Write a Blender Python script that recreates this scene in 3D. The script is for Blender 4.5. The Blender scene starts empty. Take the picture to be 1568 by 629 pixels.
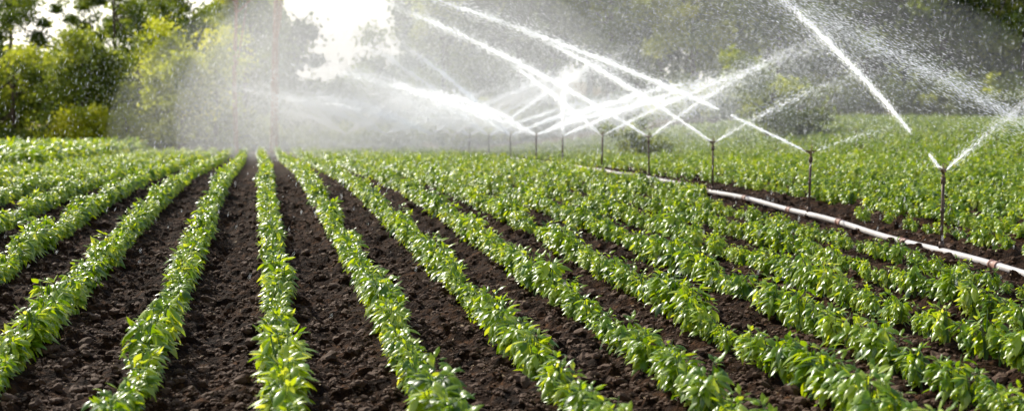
import bpy, math, random
import numpy as np
from mathutils import Vector, Matrix
random.seed(7); rng=np.random.default_rng(7)
S=bpy.context.scene
S.view_settings.view_transform='Standard'
try: S.view_settings.look='None'
except Exception: pass
S.view_settings.exposure=0
YAW=math.radians(10.1); SN,CS=math.sin(YAW),math.cos(YAW)
FW=np.array([SN,CS,0.]); RT=np.array([CS,-SN,0.]); UP=np.array([0,0,1.])
def P(lat,z): return (z*SN+lat*CS, z*CS-lat*SN)

def sstep(a,b,x):
    t=np.clip((x-a)/(b-a),0,1); return t*t*(3-2*t)
def gh(X,Y):
    X=np.asarray(X,float);Y=np.asarray(Y,float)
    d=.0011*(np.clip(Y,13,30)-13)**2+.0374*(np.clip(Y,30,95)-30)
    return -d*(1-sstep(9,26,X))
# ---------------- materials
def newmat(name):
    m=bpy.data.materials.new(name); m.use_nodes=True
    nt=m.node_tree; nt.nodes.clear()
    out=nt.nodes.new('ShaderNodeOutputMaterial'); return m,nt,out
def ramp(nt,fac,stops):
    r=nt.nodes.new('ShaderNodeValToRGB'); cr=r.color_ramp
    while len(cr.elements)<len(stops): cr.elements.new(.5)
    for e,(p,c) in zip(cr.elements,stops): e.position=p; e.color=(*c,1)
    nt.links.new(fac,r.inputs[0]); return r.outputs[0]
def leafmat(name,stops,transl=.4,rough=.4,spec=.5,attr=None,tcol=(1.7,1.4,.5)):
    m,nt,out=newmat(name); L=nt.links
    g=nt.nodes.new('ShaderNodeNewGeometry')
    fac=g.outputs['Random Per Island']
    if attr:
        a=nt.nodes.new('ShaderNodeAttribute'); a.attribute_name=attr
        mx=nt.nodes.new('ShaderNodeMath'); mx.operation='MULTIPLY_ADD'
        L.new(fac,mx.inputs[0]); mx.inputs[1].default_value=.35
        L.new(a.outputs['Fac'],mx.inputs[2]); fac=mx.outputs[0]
    else:
        oi=nt.nodes.new('ShaderNodeObjectInfo')
        mx=nt.nodes.new('ShaderNodeMath'); mx.operation='MULTIPLY_ADD'
        L.new(oi.outputs['Random'],mx.inputs[0]); mx.inputs[1].default_value=.3
        m2=nt.nodes.new('ShaderNodeMath'); m2.operation='MULTIPLY'; L.new(fac,m2.inputs[0]); m2.inputs[1].default_value=.7
        L.new(m2.outputs[0],mx.inputs[2]); fac=mx.outputs[0]
    col=ramp(nt,fac,stops)
    p=nt.nodes.new('ShaderNodeBsdfPrincipled'); L.new(col,p.inputs['Base Color'])
    p.inputs['Roughness'].default_value=rough; p.inputs['Specular IOR Level'].default_value=spec
    t=nt.nodes.new('ShaderNodeBsdfTranslucent')
    mm=nt.nodes.new('ShaderNodeMix'); mm.data_type='RGBA'; mm.blend_type='MULTIPLY'; mm.inputs[0].default_value=1
    L.new(col,mm.inputs[6]); mm.inputs[7].default_value=(*tcol,1); L.new(mm.outputs[2],t.inputs[0])
    x=nt.nodes.new('ShaderNodeMixShader'); x.inputs[0].default_value=transl
    L.new(p.outputs[0],x.inputs[1]); L.new(t.outputs[0],x.inputs[2]); L.new(x.outputs[0],out.inputs[0])
    return m
def simple(name,c1,c2,scale=8,rough=.6,bump=0,metal=0):
    m,nt,out=newmat(name);L=nt.links
    tc=nt.nodes.new('ShaderNodeTexCoord'); n=nt.nodes.new('ShaderNodeTexNoise'); n.inputs['Scale'].default_value=scale; n.inputs['Detail'].default_value=6
    L.new(tc.outputs['Object'],n.inputs['Vector'])
    col=ramp(nt,n.outputs[0],[(.3,c1),(.7,c2)])
    p=nt.nodes.new('ShaderNodeBsdfPrincipled');L.new(col,p.inputs['Base Color']);p.inputs['Roughness'].default_value=rough;p.inputs['Metallic'].default_value=metal
    if bump:
        b=nt.nodes.new('ShaderNodeBump'); b.inputs['Strength'].default_value=bump; L.new(n.outputs[0],b.inputs['Height']); L.new(b.outputs[0],p.inputs['Normal'])
    L.new(p.outputs[0],out.inputs[0]); return m

M_leaf=leafmat('pepper_leaf',[(0,(.04,.10,.005)),(.28,(.15,.30,.010)),(.62,(.36,.51,.022)),(1,(.68,.76,.20))],.48,.33,1.0)
M_stem=simple('pepper_stem',(.08,.16,.03),(.12,.2,.05),30)
M_tree_dark=leafmat('tree_leaf_dark',[(0,(.03,.05,.015)),(.5,(.08,.14,.025)),(1,(.25,.35,.04)),],.5,.6,.2,'tint')
M_tree_olive=leafmat('tree_leaf_olive',[(0,(.06,.10,.03)),(.5,(.20,.28,.06)),(1,(.46,.55,.10)),],.5,.6,.2,'tint')
M_tree_yel=leafmat('tree_leaf_yellowgreen',[(0,(.16,.20,.02)),(.5,(.45,.50,.035)),(1,(.75,.74,.08)),],.5,.6,.2,'tint',(1.3,1.25,.6))
M_bark=simple('bark',(.06,.04,.03),(.13,.09,.06),6,.9,.5)
M_bark_red=simple('red_bark',(.38,.15,.06),(.55,.27,.12),6,.9,.5)
M_pipe=simple('white_pipe_plastic',(.50,.45,.42),(.70,.65,.62),5,.5)
M_coup=simple('coupling_plastic',(.34,.18,.13),(.46,.27,.21),10,.5)
M_rod=simple('rusty_steel',(.07,.045,.035),(.17,.11,.08),40,.55,.2,.4)
M_brass=simple('brass',(.22,.14,.07),(.32,.22,.11),40,.4,.1,.7)
def watermat():
    m,nt,out=newmat('water_droplets');L=nt.links
    d=nt.nodes.new('ShaderNodeBsdfDiffuse'); d.inputs[0].default_value=(.49,.49,.49,1)
    t=nt.nodes.new('ShaderNodeBsdfTranslucent'); t.inputs[0].default_value=(.71,.71,.71,1)
    x=nt.nodes.new('ShaderNodeAddShader')
    L.new(d.outputs[0],x.inputs[0]);L.new(t.outputs[0],x.inputs[1])
    L.new(x.outputs[0],out.inputs[0]); return m
M_water=watermat()
def soilmat():
    m,nt,out=newmat('soil');L=nt.links;N=nt.nodes
    g=N.new('ShaderNodeNewGeometry')
    n=N.new('ShaderNodeTexNoise'); n.inputs['Scale'].default_value=14; n.inputs['Detail'].default_value=9; n.inputs['Roughness'].default_value=.7
    L.new(g.outputs['Position'],n.inputs['Vector'])
    n2=N.new('ShaderNodeTexNoise'); n2.inputs['Scale'].default_value=.9; n2.inputs['Detail'].default_value=4
    L.new(g.outputs['Position'],n2.inputs['Vector'])
    c1=ramp(nt,n.outputs[0],[(.38,(.010,.0042,.0016)),(.54,(.036,.0155,.0055)),(.70,(.14,.066,.028))])
    c2=ramp(nt,n2.outputs[0],[(.3,(.6,.6,.6)),(.7,(1.35,1.28,1.2))])
    mm=N.new('ShaderNodeMix');mm.data_type='RGBA';mm.blend_type='MULTIPLY';mm.inputs[0].default_value=1
    L.new(c1,mm.inputs[6]);L.new(c2,mm.inputs[7])
    sx=N.new('ShaderNodeSeparateXYZ');L.new(g.outputs['Position'],sx.inputs[0])
    mr=N.new('ShaderNodeMapRange');L.new(sx.outputs[1],mr.inputs[0]);mr.inputs[1].default_value=68;mr.inputs[2].default_value=71
    gr=ramp(nt,n2.outputs[0],[(.35,(.38,.26,.15)),(.6,(.28,.22,.10)),(.8,(.10,.15,.03))])
    m3=N.new('ShaderNodeMix');m3.data_type='RGBA';L.new(mr.outputs[0],m3.inputs[0]);L.new(mm.outputs[2],m3.inputs[6]);L.new(gr,m3.inputs[7])
    p=N.new('ShaderNodeBsdfPrincipled');L.new(m3.outputs[2],p.inputs['Base Color']);p.inputs['Roughness'].default_value=.9;p.inputs['Specular IOR Level'].default_value=.1
    nb=N.new('ShaderNodeTexNoise');nb.inputs['Scale'].default_value=45;nb.inputs['Detail'].default_value=8;L.new(g.outputs['Position'],nb.inputs['Vector'])
    b=N.new('ShaderNodeBump');b.inputs['Strength'].default_value=1;b.inputs['Distance'].default_value=.03;L.new(nb.outputs[0],b.inputs['Height']);L.new(b.outputs[0],p.inputs['Normal'])
    L.new(p.outputs[0],out.inputs[0]);return m
M_soil=soilmat()
M_clod=simple('soil_clod',(.016,.0075,.0035),(.19,.095,.045),60,.85,.6)
M_straw=simple('dry_leaf',(.28,.18,.09),(.42,.30,.16),30,.8)

# ---------------- mesh helpers
def mesh_np(name,V,F,mats,smooth=False):
    me=bpy.data.meshes.new(name); V=np.asarray(V,np.float32); F=np.asarray(F,np.int32)
    me.vertices.add(len(V)); me.vertices.foreach_set('co',V.ravel())
    k=F.shape[1]; me.loops.add(F.size); me.loops.foreach_set('vertex_index',F.ravel())
    me.polygons.add(len(F)); me.polygons.foreach_set('loop_start',np.arange(0,F.size,k,dtype=np.int32))
    try: me.polygons.foreach_set('loop_total',np.full(len(F),k,np.int32))
    except Exception: pass
    me.update(calc_edges=True)
    me.polygons.foreach_set('use_smooth',np.full(len(F),smooth))
    for m in mats: me.materials.append(m)
    return me
def link(name,me,parent=None):
    o=bpy.data.objects.new(name,me); S.collection.objects.link(o)
    if parent: o.parent=parent
    return o
class MB:
    def __init__(s): s.v=[];s.f=[];s.mi=[];s.sm=[]
    def add(s,V,F,mi=0,sm=True):
        b=len(s.v); s.v+= [tuple(map(float,v)) for v in V]; s.f+=[tuple(i+b for i in f) for f in F]; s.mi+=[mi]*len(F); s.sm+=[sm]*len(F)
    def tube(s,pts,rad,n=10,mi=0,cap=True):
        pts=[Vector(p) for p in pts]; V=[];F=[]
        for i,p in enumerate(pts):
            d=(pts[min(i+1,len(pts)-1)]-pts[max(i-1,0)]).normalized()
            a=d.cross(Vector((0,0,1))); 
            if a.length<.1: a=d.cross(Vector((1,0,0)))
            a.normalize(); b=d.cross(a)
            r=rad[i] if hasattr(rad,'__len__') else rad
            for k in range(n):
                t=2*math.pi*k/n; V.append(p+a*math.cos(t)*r+b*math.sin(t)*r)
        for i in range(len(pts)-1):
            for k in range(n):
                k2=(k+1)%n; F.append((i*n+k,i*n+k2,(i+1)*n+k2,(i+1)*n+k))
        if cap:
            F.append(tuple(range(n-1,-1,-1))); F.append(tuple((len(pts)-1)*n+k for k in range(n)))
        s.add(V,F,mi)
    def mesh(s,name,mats):
        me=bpy.data.meshes.new(name); me.from_pydata(s.v,[],s.f); me.update()
        for m in mats: me.materials.append(m)
        me.polygons.foreach_set('material_index',s.mi); me.polygons.foreach_set('use_smooth',s.sm); return me
def scatter(name,protos,pts,rot,scl,idx):
    coll=bpy.data.collections.new(name+'_source')
    for o in protos: coll.objects.link(o)
    me=bpy.data.meshes.new(name); pts=np.asarray(pts,np.float32)
    me.vertices.add(len(pts)); me.vertices.foreach_set('co',pts.ravel())
    a=me.attributes.new('rot','FLOAT_VECTOR','POINT'); a.data.foreach_set('vector',np.asarray(rot,np.float32).ravel())
    a=me.attributes.new('scl','FLOAT_VECTOR','POINT'); a.data.foreach_set('vector',np.asarray(scl,np.float32).ravel())
    a=me.attributes.new('idx','INT','POINT'); a.data.foreach_set('value',np.asarray(idx,np.int32))
    me.update(); o=link(name,me)
    ng=bpy.data.node_groups.new(name+'_scatter','GeometryNodeTree')
    ng.interface.new_socket('Geometry',in_out='INPUT',socket_type='NodeSocketGeometry')
    ng.interface.new_socket('Geometry',in_out='OUTPUT',socket_type='NodeSocketGeometry')
    gi=ng.nodes.new('NodeGroupInput');go=ng.nodes.new('NodeGroupOutput')
    ci=ng.nodes.new('GeometryNodeCollectionInfo');ci.inputs['Collection'].default_value=coll;ci.inputs['Separate Children'].default_value=True;ci.inputs['Reset Children'].default_value=True
    ip=ng.nodes.new('GeometryNodeInstanceOnPoints');ip.inputs['Pick Instance'].default_value=True
    def na(n,t):
        q=ng.nodes.new('GeometryNodeInputNamedAttribute');q.data_type=t;q.inputs['Name'].default_value=n
        return [s for s in q.outputs if s.enabled and s.name=='Attribute'][0]
    L=ng.links
    L.new(gi.outputs[0],ip.inputs['Points']);L.new(ci.outputs[0],ip.inputs['Instance'])
    L.new(na('idx','INT'),ip.inputs['Instance Index']);L.new(na('rot','FLOAT_VECTOR'),ip.inputs['Rotation']);L.new(na('scl','FLOAT_VECTOR'),ip.inputs['Scale'])
    L.new(ip.outputs[0],go.inputs[0])
    md=o.modifiers.new('scatter','NODES');md.node_group=ng
    return o

# ---------------- ground
def lattice(seed,n=256): return np.random.default_rng(seed).random((n,n))
LAT=[lattice(i) for i in range(6)]
def vnoise(x,y,s,k):
    x=x/s;y=y/s;xi=np.floor(x).astype(int);yi=np.floor(y).astype(int);fx=x-xi;fy=y-yi
    fx=fx*fx*(3-2*fx);fy=fy*fy*(3-2*fy);T=LAT[k];n=256
    a=T[xi%n,yi%n];b=T[(xi+1)%n,yi%n];c=T[xi%n,(yi+1)%n];d=T[(xi+1)%n,(yi+1)%n]
    return (a*(1-fx)+b*fx)*(1-fy)+(c*(1-fx)+d*fx)*fy-.5
ROW0=.04;SP=.71
def rowx(X,Y): return X+.03*np.sin(Y*.21+X*1.3)+.05*np.sin(Y*.07+X)
def rough(x,y):
    return (.030*np.cos(2*np.pi*(x-ROW0)/SP)+np.maximum(vnoise(x,y,.14,0),-.15)*.08+np.maximum(vnoise(x+9,y,.07,1),-.1)*.085
            +vnoise(x,y+3,.5,2)*.04)
xs=np.concatenate([-np.geomspace(1500,9.5,30),np.arange(-9,14,.032),np.geomspace(14.3,1500,50)])
ys=[-40,-10,2.];y=4.
while y<34: ys.append(y); y*=1.0039
ys=np.concatenate([ys,np.geomspace(34.3,130,70),np.geomspace(140,2500,12)])
GX,GY=np.meshgrid(xs,ys)
near=(1-sstep(24,40,GY))*(1-sstep(11,14,GX))*sstep(-9.5,-8,GX)*sstep(2,4,GY)
bed=.030*np.cos(2*np.pi*(GX-ROW0)/SP)
GZ=gh(GX,GY)+bed*(1-sstep(60,70,GY))+(rough(GX,GY)-bed)*near
V=np.stack([GX,GY,GZ],-1).reshape(-1,3);nx=len(xs);ny=len(ys)
I=(np.arange(ny-1)[:,None]*nx+np.arange(nx-1)[None,:]).ravel()
F=np.stack([I,I+1,I+1+nx,I+nx],1)
link('ground',mesh_np('ground',V,F,[M_soil],False))

# clods
protos=[]
import bmesh
for i in range(5):
    bm=bmesh.new();bmesh.ops.create_icosphere(bm,subdivisions=2,radius=1)
    for v in bm.verts:
        v.co*= 1+random.uniform(-.28,.28); v.co.z*=.7
    me=bpy.data.meshes.new('soil_clod');bm.to_mesh(me);bm.free();me.materials.append(M_clod)
    protos.append(bpy.data.objects.new('soil_clod_%d'%i,me))
n=75000
cy=4.5*np.exp(rng.random(n)*math.log(30/4.5));cx=rng.uniform(-.5,.62,n)*cy+.18*cy
cx=np.clip(cx,-9,12)
ph=np.abs(((cx-ROW0)/SP+.5)%1-.5)*SP
k=(ph>.06);cx=cx[k];cy=cy[k];n=len(cx)
sc=np.exp(rng.normal(math.log(.009),.6,n));sc=np.clip(sc,.003,.042)
scatter('soil_clods',protos,np.stack([cx,cy,gh(cx,cy)+rough(cx,cy)+sc*.3],1),rng.uniform(-.5,.5,(n,3))*[1,1,12],np.stack([sc*rng.uniform(.8,1.5,n),sc,sc],1),rng.integers(0,5,n))
# dry litter
n=2600
ly=5*np.exp(rng.random(n)*math.log(5));lx=rng.uniform(-.3,.75,n)*ly
C=np.stack([lx,ly,gh(lx,ly)+rough(lx,ly)+.012],1);a=rng.normal(size=(n,3));a[:,2]*=.3;a/=np.linalg.norm(a,axis=1)[:,None];b=np.cross(a,[0,0,1]);b[:,2]+=rng.normal(size=n)*.3
l=rng.uniform(.006,.022,n)[:,None];w=l*rng.uniform(.2,.6,n)[:,None]
V=np.stack([C-a*l,C+b*w,C+a*l,C-b*w],1).reshape(-1,3)
link('dry_leaf_litter',mesh_np('dry_leaf_litter',V,np.arange(4*n).reshape(-1,4),[M_straw]))

# ---------------- pepper plants
def leaf(mb,base,az,e0,Ln,W,droop,nseg=4,fold=.25):
    p=np.array(base,float);prof={4:[.12,.82,1,.62,.0],2:[.2,1,.0]}[nseg]
    tw=random.uniform(-.5,.5);V=[]
    for i in range(nseg+1):
        e=e0-droop*(i/nseg)**.9
        h=np.array([math.cos(az),math.sin(az),0]);d=h*math.cos(e)+UP*math.sin(e)
        s=np.array([-math.sin(az),math.cos(az),0]);nrm=np.cross(d,s)
        s2=s*math.cos(tw)+nrm*math.sin(tw);n2=np.cross(d,s2)
        w=W*.5*prof[i]
        V+= [p+s2*w+n2*w*fold*-1.5,p,p-s2*w+n2*w*fold*-1.5]
        p=p+d*Ln/nseg
    F=[]
    for i in range(nseg):
        a=3*i; F+=[(a,a+1,a+4,a+3),(a+1,a+2,a+5,a+4)]
    mb.add(V,F,0,True)
def plant(nl,nseg,ls,H=.28,R=.07):
    mb=MB();br=[]
    for b in range(7):
        az=random.uniform(0,6.28);r=R*random.uniform(.3,1);hh=H*random.uniform(.6,1)
        tip=np.array([math.cos(az)*r,math.sin(az)*r,hh])
        mid=tip*[.4,.4,.5];br.append((mid,tip))
        if nseg==4: mb.tube([(0,0,-.03),mid,tip],[.005,.004,.002],4,1,False)
    for i in range(nl):
        mid,tip=random.choice(br);u=random.random()**.75
        p=mid*(1-u)+tip*u if random.random()<.8 else mid*random.uniform(.4,1)
        out=math.atan2(p[1],p[0]);az=out+random.gauss(0,.9)
        if u>.82:
            e0=random.uniform(.2,1.2);Ln=ls*random.uniform(.5,.95);dr=random.uniform(.4,1.6)
        else:
            e0=random.uniform(-.9,.25);Ln=ls*random.uniform(.8,1.4);dr=random.uniform(.6,1.3)
        pl=np.array([math.cos(az),math.sin(az),.2])*random.uniform(.005,.03)
        leaf(mb,p+pl,az,e0,Ln,Ln*random.uniform(.34,.46),dr,nseg)
    return mb.mesh('pepper_plant',[M_leaf,M_stem])
hi=[bpy.data.objects.new('pepper_plant_a%d'%i,plant(84,4,.090)) for i in range(8)]
lo=[bpy.data.objects.new('pepper_plant_b%d'%i,plant(42,2,.12)) for i in range(5)]
def px_(Y): return 6.5+.055*(Y-12.9)
pts=[];rot=[];scl=[];idx=[]
k0=int((-18-ROW0)/SP);k1=int((38-ROW0)/SP)
for k in range(k0,k1):
    X=ROW0+k*SP
    yend=69 if X<10 else 69-(X-10)*.5
    y=3.2
    while y<yend:
        far=y>24
        step=random.uniform(.13,.20) if not far else random.uniform(.19,.28)
        y+=step
        x=float(rowx(X,y))+random.gauss(0,.014)
        z=y*CS+x*SN;lat=x*CS-y*SN
        if abs(lat)>.364*z*1.08+2.5: continue
        if random.random()<.02: continue
        dp=x-px_(y)
        if -.4<dp<.5: continue
        if 0<dp<3 and random.random()<.2: continue
        s=random.uniform(.70,1.16)*(1+.16*math.sin(y*1.9+k*2.1))
        w=.93
        if X>1.2: s*=.97;w=.92
        if X>4: w=.88;s*=.94
        if X>7.5: w=1.05; s*=.9
        if far: w*=.9
        if X<-5.4 and y>36: s*=2.1; w*=1.3
        if abs(dp)<1.0: s*=.8
        pts.append((x,y,float(gh(x,y))+.02));rot.append((random.uniform(-.12,.12),random.uniform(-.12,.12),random.uniform(0,6.28)))
        scl.append((s*w,s*w,s));idx.append(random.randrange(5)+8 if far else random.randrange(8))
print('plants',len(pts))
for i,o in enumerate(hi+lo): o.name='pepper_plant_%02d'%i
scatter('pepper_plants',hi+lo,pts,rot,scl,idx)

# ---------------- trees
def leaves_mesh(C,tint,size,name,mat):
    n=len(C);a=rng.normal(size=(n,3));a/=np.linalg.norm(a,axis=1)[:,None]
    b=np.cross(a,rng.normal(size=(n,3)));b/=np.linalg.norm(b,axis=1)[:,None]
    l=(size*rng.uniform(.6,1.3,n))[:,None];w=l*.55
    V=np.stack([C-a*l,C+b*w,C+a*l,C-b*w],1).reshape(-1,3)
    me=mesh_np(name,V,np.arange(4*n).reshape(-1,4),[mat])
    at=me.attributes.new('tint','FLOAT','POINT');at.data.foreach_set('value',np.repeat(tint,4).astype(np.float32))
    return me
def crown(cx,cy,cz,rx,ry,rz,nc,nl,cr=.75):
    C=[];T=[];cent=[]
    lob=[(rng.normal(size=3)*[.45*rx,.45*ry,.42*rz],rng.uniform(.45,.75)) for _ in range(7)]
    for i in range(nc):
        o,s=lob[rng.integers(7)]
        d=rng.normal(size=3);d/=np.linalg.norm(d);r=rng.random()**.35
        c=np.array([cx,cy,cz])+o+d*r*s*np.array([rx,ry,rz])
        cent.append(c);q=cr*rng.uniform(.5,1.3)
        m=int(nl/nc*rng.uniform(.5,1.5))
        pp=c+rng.normal(size=(m,3))*q*[.55,.55,.38]
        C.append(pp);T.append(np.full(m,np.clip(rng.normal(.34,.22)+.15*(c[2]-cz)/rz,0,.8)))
    return np.concatenate(C),np.concatenate(T),cent
def trunk(mb,x,y,g,h,r,cent,nlimb=8,mi=0):
    top=Vector((x+random.uniform(-.3,.3),y,g+h))
    b=Vector((x,y,g-.2));mid=b.lerp(top,.5)+Vector((random.uniform(-.15,.15),0,0))
    mb.tube([b,b+Vector((0,0,.5)),mid,top],[r*1.3,r,r*.8,r*.35],9,mi)
    for c in random.sample(cent,min(nlimb,len(cent))):
        t=random.uniform(.35,.95);s=mid.lerp(top,t) if t>.5 else b.lerp(top,.4+t*.3)
        c=Vector(c);m=s.lerp(c,.5)+Vector((0,0,-.2))
        mb.tube([s,m,c],[r*.35,r*.22,r*.08],6,mi)
def tree(name,px,z,H,rx,mat,nl=12000,crownlow=.3,bark=M_bark,ls=.13,r=.17,nc=60,ry=None,cr=.75):
    lat=(px-784)/2154*z;x,y=P(lat,z);g=float(gh(x,y))
    cz0=g+H*crownlow;cz1=g+H;cz=(cz0+cz1)/2
    C,T,cent=crown(x,y,cz,rx*.8,(ry or rx)*.8,(cz1-cz0)/2*.85,nc,nl,cr)
    C[:,2]=np.maximum(C[:,2],g+.05)
    e=bpy.data.objects.new(name,None);S.collection.objects.link(e)
    mb=MB();trunk(mb,x,y,g,H*.75,r,cent)
    link('trunk',mb.mesh('trunk',[bark]),e)
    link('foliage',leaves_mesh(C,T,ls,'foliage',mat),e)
tree('olive_tree',25,77,5.8,2.3,M_tree_olive,14000,.02)
tree('olive_tree',130,75,6.3,2.4,M_tree_olive,15000,.02)
tree('birch_tree',215,80,6.8,2.1,M_tree_olive,9000,.1)
tree('yellow_acacia_tree',278,72,7.6,2.3,M_tree_yel,15000,.05)
tree('yellow_acacia_tree',330,79,7.6,2.0,M_tree_yel,8000,.1)
tree('deciduous_tree',20,95,15,5,M_tree_dark,11000,.3,nc=45)
tree('deciduous_tree',185,98,15,5,M_tree_dark,11000,.3,nc=45)
tree('deciduous_tree',375,92,13,2.6,M_tree_olive,9000,.3)
tree('pine_tree',420,68,13,1.4,M_tree_dark,3000,.65,M_bark_red,r=.2)
tree('pine_tree',362,74,12,1.8,M_tree_dark,3500,.65,M_bark_red,r=.13)
tree('green_shrub',190,73,2.6,2.0,M_tree_yel,6000,0,ls=.1,nc=30,cr=.5)
tree('green_shrub',110,74,2.2,1.8,M_tree_yel,6000,0,ls=.1,nc=30,cr=.5)
tree('green_shrub',1175,52,2.7,1.8,M_tree_olive,7000,0,ls=.09,nc=30,cr=.5,r=.05)
tree('green_shrub',975,46,1.3,1.0,M_tree_olive,3500,0,ls=.06,nc=24,cr=.3,r=.02)
for px,z,H,rx,m in [(680,88,14,4.5,M_tree_olive),(800,90,15,5,M_tree_dark),(930,84,14,4.5,M_tree_olive),(1060,78,14,4.5,M_tree_yel),(1190,75,13,4.5,M_tree_olive),(1320,76,15,4.5,M_tree_dark),(1440,72,14,4.5,M_tree_dark),(1560,70,13,4.5,M_tree_olive)]:
    tree('deciduous_tree',px,z,H,rx,m,18000,.05,nc=90,ls=.15)
# distant mass
Cs=[];Ts=[];mb=MB()
for i in range(46):
    px=-160+i*42+random.uniform(-15,15);z=random.uniform(102,125);H=random.uniform(14,19)
    if px<425: H*=.8 if random.random()<.5 else .5
    if 425<px<620: H=random.uniform(4.2,5.6)
    x,y=P((px-784)/2154*z,z);g=float(gh(x,y))
    C,T,cent=crown(x,y,g+H*.5,3.0,3.4,H*.45,40,6500,1.1);C[:,2]=np.maximum(C[:,2],g)
    Cs.append(C);Ts.append(T);trunk(mb,x,y,g,H*.7,.25,cent,4)
    if px>620:
        x,y=P((px+20-784)/2154*130,130);g=float(gh(x,y))
        C,T,cent=crown(x,y,g+H*.45,3.4,3,H*.45,40,5000,1.2);C[:,2]=np.maximum(C[:,2],g);Cs.append(C);Ts.append(T)
e=bpy.data.objects.new('distant_trees',None);S.collection.objects.link(e)
link('foliage',leaves_mesh(np.concatenate(Cs),np.concatenate(Ts),.26,'foliage',M_tree_dark),e)
link('trunks',mb.mesh('trunks',[M_bark]),e)
Cs=[];Ts=[]
for i in range(90):
    px=-60+i*19+random.uniform(-8,8);z=(78 if px<900 else 78-(px-900)/668*14)+random.uniform(-2,5)
    x,y=P((px-784)/2154*z,z);g=float(gh(x,y));h=random.uniform(1,2.4)
    C,T,_=crown(x,y,g+h*.45,1.2,1.2,h*.5,14,1300,.5);C[:,2]=np.maximum(C[:,2],g);Cs.append(C);Ts.append(T)
link('hedgerow',leaves_mesh(np.concatenate(Cs),np.concatenate(Ts),.12,'hedgerow',M_tree_olive))

# ---------------- pipe and sprinklers
e=bpy.data.objects.new('irrigation_pipe',None);S.collection.objects.link(e)
SY=[9.0,12.6,16.6,21.0,25.8,30.4,36,41.3,47.5,54.5,63,73,85]
mb=MB();pp=[]
Yv=np.arange(5,88,.5)
def pz(Y):
    x=px_(Y);return float(gh(x,Y))+.062+.010*math.sin(Y*1.7)
for Y in Yv: pp.append((px_(Y)+.03*math.sin(Y*.8),Y,pz(Y)))
mb.tube(pp,.033,14,0)
link('pipe',mb.mesh('pipe',[M_pipe]),e)
mb=MB()
for Y in np.arange(5.6,80,1.95):
    a=(px_(Y)+.03*math.sin(Y*.8),Y,pz(Y));Y2=Y+.14;b=(px_(Y2)+.03*math.sin(Y2*.8),Y2,pz(Y2))
    A=Vector(a);B=Vector(b);mb.tube([A,A.lerp(B,.12),A.lerp(B,.14),A.lerp(B,.86),A.lerp(B,.88),B],[.044,.044,.039,.039,.044,.044],14,0)
link('couplings',mb.mesh('couplings',[M_coup]),e)

def build_sprinkler(Y,az,el):
    x=px_(Y)+.03*math.sin(Y*.8);z0=pz(Y);h=.78
    E=bpy.data.objects.new('irrigation_sprinkler',None);E.location=(x,Y,z0);S.collection.objects.link(E)
    lean=random.uniform(-.02,.02)
    mb=MB();mb.tube([(0,0,0),(lean*.5,0,h*.5),(lean,0,h-.08)],.0155 if Y<30 else .022,12)
    mb.tube([(0,0,.03),(0,0,.09)],[.030,.024],12);mb.tube([(lean*.95,0,h-.13),(lean,0,h-.07)],.024,6)
    mb.tube([(lean*.5,0,h*.5-.02),(lean*.5,0,h*.5+.02)],.021,12)
    link('riser',mb.mesh('riser',[M_rod]),E)
    mb=MB();hx=Vector((lean,0,h-.075))
    mb.tube([hx,hx+Vector((0,0,.035))],[.017,.014],12)
    mb.tube([hx+Vector((0,0,.035)),hx+Vector((.0,0,.055)),hx+Vector((.02,0,.075))],[.02,.022,.018],12)
    D=Vector((math.cos(el),0,math.sin(el)))
    mb.tube([hx+Vector((0,0,.055)),hx+Vector((0,0,.055))+D*.05,hx+Vector((0,0,.055))+D*.055,hx+Vector((0,0,.055))+D*.085],[.015,.013,.017,.009],12)
    mb.tube([hx+Vector((0,0,.055)),hx+Vector((-.045,0,.075))],[.013,.009],10)
    mb.tube([hx+Vector((-.012,.018,.06)),hx+Vector((-.02,.018,.13)),hx+Vector((0,0,.145)),hx+Vector((-.02,-.018,.13)),hx+Vector((-.012,-.018,.06))],.004,6)
    link('body',mb.mesh('body',[M_brass]),E)
    mb=MB()
    pts=[hx+Vector((0.009*math.cos(t*1.2),.009*math.sin(t*1.2),.085+t*.0016)) for t in range(26)]
    mb.tube(pts,.0018,5)
    mb.tube([hx+Vector((-.07,.01,.085)),hx+Vector((0,0,.083)),hx+Vector((.07,.012,.085)),hx+Vector((.10,.0,.10)),hx+Vector((.115,-.012,.115))],[.008,.006,.005,.006,.010],6)
    link('arm',mb.mesh('arm',[M_brass]),E)
    E.rotation_euler=(0,0,az)
    return Vector((x,Y,z0+h-.02))
def streaks(Pn,D,L,W):
    n=len(Pn);D=D/np.linalg.norm(D,axis=1)[:,None]
    a=np.cross(D,rng.normal(size=(n,3)));a/=np.linalg.norm(a,axis=1)[:,None];b=np.cross(D,a)
    L=L[:,None]*.5;W=W[:,None]*.5
    return np.stack([Pn+D*L,Pn-D*L,Pn+a*W+b*W*.3,Pn-a*W+b*W*.3,Pn-b*W],1)
def flushmesh(name,lst,parent=None):
    A=np.concatenate(lst);n=len(A);V=A.reshape(-1,3);b=(np.arange(n)*5)[:,None]
    F=np.concatenate([b+np.array([[0,2,3]]),b+np.array([[0,3,4]]),b+np.array([[0,4,2]]),b+np.array([[1,3,2]]),b+np.array([[1,4,3]]),b+np.array([[1,2,4]])])
    return link(name,mesh_np(name,V,F,[M_water]),parent)
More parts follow.
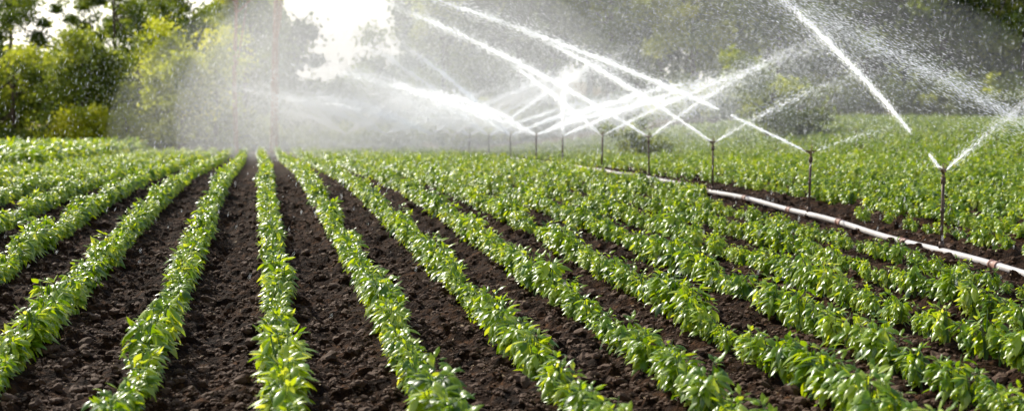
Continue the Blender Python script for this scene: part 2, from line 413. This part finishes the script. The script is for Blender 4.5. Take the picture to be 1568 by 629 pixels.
def jet(o,dr,elev,v=13,tmax=.6,n=4000,spread=.012,size=.006,gap=None,veil=1500,slen=.07,veilh=.5,t0=0.):
    k_=1.3;v*=k_;tmax/=k_
    o=np.array(o);dr=np.array(dr,float);dr[2]=0;dr/=np.linalg.norm(dr)
    vel=dr*math.cos(elev)*v+UP*math.sin(elev)*v
    t=t0+(tmax-t0)*rng.random(n)**.8
    fade=rng.random(n)>((t/tmax)**2)*.9
    pul=(np.sin(t*57+np.sin(t*23)*2)*.5+.5);fade&=rng.random(n)<.5+.5*pul
    t=t[fade];n=len(t)
    if gap is not None: k=(t*v<gap[0])|(t*v>gap[1]);t=t[k];n=len(t)
    s=t*v
    Pn=o+vel*t[:,None]-UP*(4.9*t**2)[:,None]+rng.normal(size=(n,3))*(.004+spread*s**1.05)[:,None]*(.3+rng.random(n)[:,None]**2*2.2)
    D=vel-UP*9.8*t[:,None]+rng.normal(size=(n,3))*v*.05
    out=[streaks(Pn,D,slen*rng.uniform(.5,1.5,n),size*rng.uniform(.5,1.3,n))]
    if veil:
        m=veil;t=t0+(tmax*1.15-t0)*rng.random(m)**.7;s=t*v
        dn=rng.exponential(1,m)*veilh*s/5
        Pn=o+vel*t[:,None]*(1-.05*rng.random(m)[:,None])-UP*(4.9*t**2+dn)[:,None]+rng.normal(size=(m,3))*(.02+.04*s)[:,None]
        D=vel*.5-UP*(4+dn*4)[:,None]+rng.normal(size=(m,3))
        g=gh(Pn[:,0],Pn[:,1]);k=Pn[:,2]>g+.3
        out.append(streaks(Pn[k],D[k],slen*.6*rng.uniform(.4,1.3,k.sum()),size*.6*rng.uniform(.5,1.3,k.sum())))
    return out
E_w=bpy.data.objects.new('water_spray',None);S.collection.objects.link(E_w)
def dirc(a,b): return RT*a+FW*b
R=math.radians
# dir, elev, v, tmax, n, spread, size, gap(m), veil, slen
main={0:[(dirc(-1,.25),32,12,.62,26000,.045,.0028,None,9000,.026)],
 1:[(dirc(-1,-1.3),27,13,.42,15000,.0055,.003,(.42,.95),3000,.035),(dirc(1,.2),40,9,.5,8000,.055,.003,None,4500,.03)],
 2:[(dirc(-1,-.2),25.5,14,.45,14000,.0075,.004,(1.15,1.35),5000,.04),(dirc(1,.1),22,6,.2,400,.04,.005,None,200,.03)],
 3:[(dirc(-1,-.75),28,13,.34,10000,.0085,.0048,None,4000,.045),(dirc(1,.3),30,8,.4,2000,.04,.005,None,1200,.05)],
 4:[(dirc(-1,-.55),28,15,.42,13000,.009,.0054,None,6000,.055),(dirc(1,.5),32,11,.5,5000,.03,.006,None,4500,.05)],
 5:[(dirc(-1,-.9),33,12,.26,5500,.012,.0068,None,3500,.06),(dirc(1,-.2),28,12,.5,5000,.025,.007,None,4500,.06)],
 6:[(dirc(-.02,-1),26,12,.45,9000,.015,.009,None,5000,.08),(dirc(1,.2),24,12,.5,5000,.022,.009,None,5000,.07)],
}
for i,Y in enumerate(SY):
    jets=main.get(i)
    if jets is None:
        jets=[]
        for q in range(4 if i%2 else 3):
            sgn=[-1,1,-1,1][q]
            jets.append((dirc(sgn,random.uniform(-.9,.9)),random.uniform(20,40),random.uniform(8,14),.6,4200,.018,.013,None,4500,.09))
    d=jets[0][0];az=math.atan2(d[1],d[0])
    o=build_sprinkler(Y,az,R(jets[0][1]))
    for j in jets:
        st=jet(o,j[0],R(j[1]),j[2],j[3],j[4],j[5],j[6],j[7],j[8],slen=j[9])
        flushmesh('jet',st,E_w)
fan=[]
for (px,z) in [(590,66),(530,72),(660,60)]:
    x,y=P((px-784)/2154*z,z);g=float(gh(x,y))
    for q in range(4):
        fan+=jet((x,y,g+.9),dirc(-1 if q%2 else 1,random.uniform(-.8,.8)),R(random.uniform(20,40)),random.uniform(8,12),.75,4200,.024,.015,None,4500,.11)
flushmesh('far_fans',fan,E_w)
# drifting drops in the air
n=30000
z=5+45*rng.random(n)**.8;lat=rng.uniform(-.42,.42,n)*z;hh=rng.uniform(.35,1,n)*(1.7+z*.13)
X=z*SN+lat*CS;Y=z*CS-lat*SN
Pn=np.stack([X,Y,gh(X,Y)+hh],1);D=np.array([-.25,-.1,-1.])+rng.normal(size=(n,3))*.18
flushmesh('drifting_drops',[streaks(Pn,D,rng.uniform(.01,.035,n),rng.uniform(.0015,.003,n))],E_w)
# fine spray clouds (drops)
def cloud(px,z,h,sx,sy,sz,n,size=.02):
    x,y=P((px-784)/2154*z,z)
    q=rng.normal(size=(n,3))*[sx,sy,sz]
    X=x+q[:,0]*CS+q[:,1]*SN;Y=y-q[:,0]*SN+q[:,1]*CS;g=gh(X,Y)
    Z=np.abs(q[:,2]+h)+g+.3
    D=np.array([-.3,0,-1.])+rng.normal(size=(n,3))*.4
    return streaks(np.stack([X,Y,Z],1),D,size*2.2*rng.uniform(.5,1.4,n),size*rng.uniform(.4,1,n))
flushmesh('spray_clouds',[cloud(650,56,1.5,4.5,7,2.2,75000,.015),cloud(500,64,2.8,3.2,6,3,40000,.017),cloud(830,48,1.8,5,7,2.2,60000,.012),cloud(1050,45,2,6,6,2.4,40000,.008)],E_w)
# mist volumes
def volmat(name,d,g=.6):
    m,nt,out=newmat(name);v=nt.nodes.new('ShaderNodeVolumeScatter');v.inputs['Density'].default_value=d;v.inputs['Anisotropy'].default_value=g
    v.inputs['Color'].default_value=(1,1,1,1);nt.links.new(v.outputs[0],out.inputs['Volume']);return m
E_m=bpy.data.objects.new('water_mist',None);S.collection.objects.link(E_m)
def mist(px,z,h,r,d):
    x,y=P((px-784)/2154*z,z)
    bm=bmesh.new();bmesh.ops.create_uvsphere(bm,u_segments=32,v_segments=16,radius=1)
    me=bpy.data.meshes.new('mist_cloud');bm.to_mesh(me);bm.free();me.materials.append(volmat('mist',d))
    for p in me.polygons:p.use_smooth=True
    o=link('mist_cloud',me,E_m);o.location=(x,y,h);o.scale=r;o.rotation_euler=(0,0,-YAW)
mist(630,62,0,(10,14,7),.022)
mist(510,70,2,(5.5,8,10),.016)
mist(900,54,0,(18,16,7),.010)

# ---------------- light
el=R(36);azs=R(-28)
ds=Vector((math.sin(azs)*math.cos(el),math.cos(azs)*math.cos(el),math.sin(el)))
sl=bpy.data.lights.new('sun','SUN');sl.energy=5;sl.angle=R(.5);sl.color=(1,.96,.85)
so=bpy.data.objects.new('sun',sl);S.collection.objects.link(so);so.rotation_euler=ds.to_track_quat('Z','Y').to_euler()
W=bpy.data.worlds.new('World');S.world=W;W.use_nodes=True;nt=W.node_tree
bg=nt.nodes['Background'];sk=nt.nodes.new('ShaderNodeTexSky');sk.sky_type='NISHITA';sk.sun_disc=False
sk.sun_elevation=el;sk.sun_rotation=azs;sk.dust_density=1.5;sk.air_density=1;sk.ozone_density=1
# bright humid haze low over the horizon
tc=nt.nodes.new('ShaderNodeTexCoord');sx=nt.nodes.new('ShaderNodeSeparateXYZ');nt.links.new(tc.outputs['Generated'],sx.inputs[0])
mr=nt.nodes.new('ShaderNodeMapRange');mr.inputs[1].default_value=-.02;mr.inputs[2].default_value=.42;mr.inputs[3].default_value=.9;mr.inputs[4].default_value=0;nt.links.new(sx.outputs[2],mr.inputs[0])
mx=nt.nodes.new('ShaderNodeMix');mx.data_type='RGBA';nt.links.new(mr.outputs[0],mx.inputs[0]);nt.links.new(sk.outputs[0],mx.inputs[6]);mx.inputs[7].default_value=(12,11.7,11,1)
nt.links.new(mx.outputs[2],bg.inputs[0]);bg.inputs[1].default_value=.145
# ---------------- camera
c=bpy.data.cameras.new('camera');c.lens=49.5;c.sensor_width=36;c.clip_end=4000;c.clip_start=.1
c.dof.use_dof=True;c.dof.focus_distance=10.5;c.dof.aperture_fstop=2.1
co=bpy.data.objects.new('camera',c);S.collection.objects.link(co);co.location=(0,0,1.7)
co.rotation_euler=(R(90-5.03),0,-YAW);S.camera=co
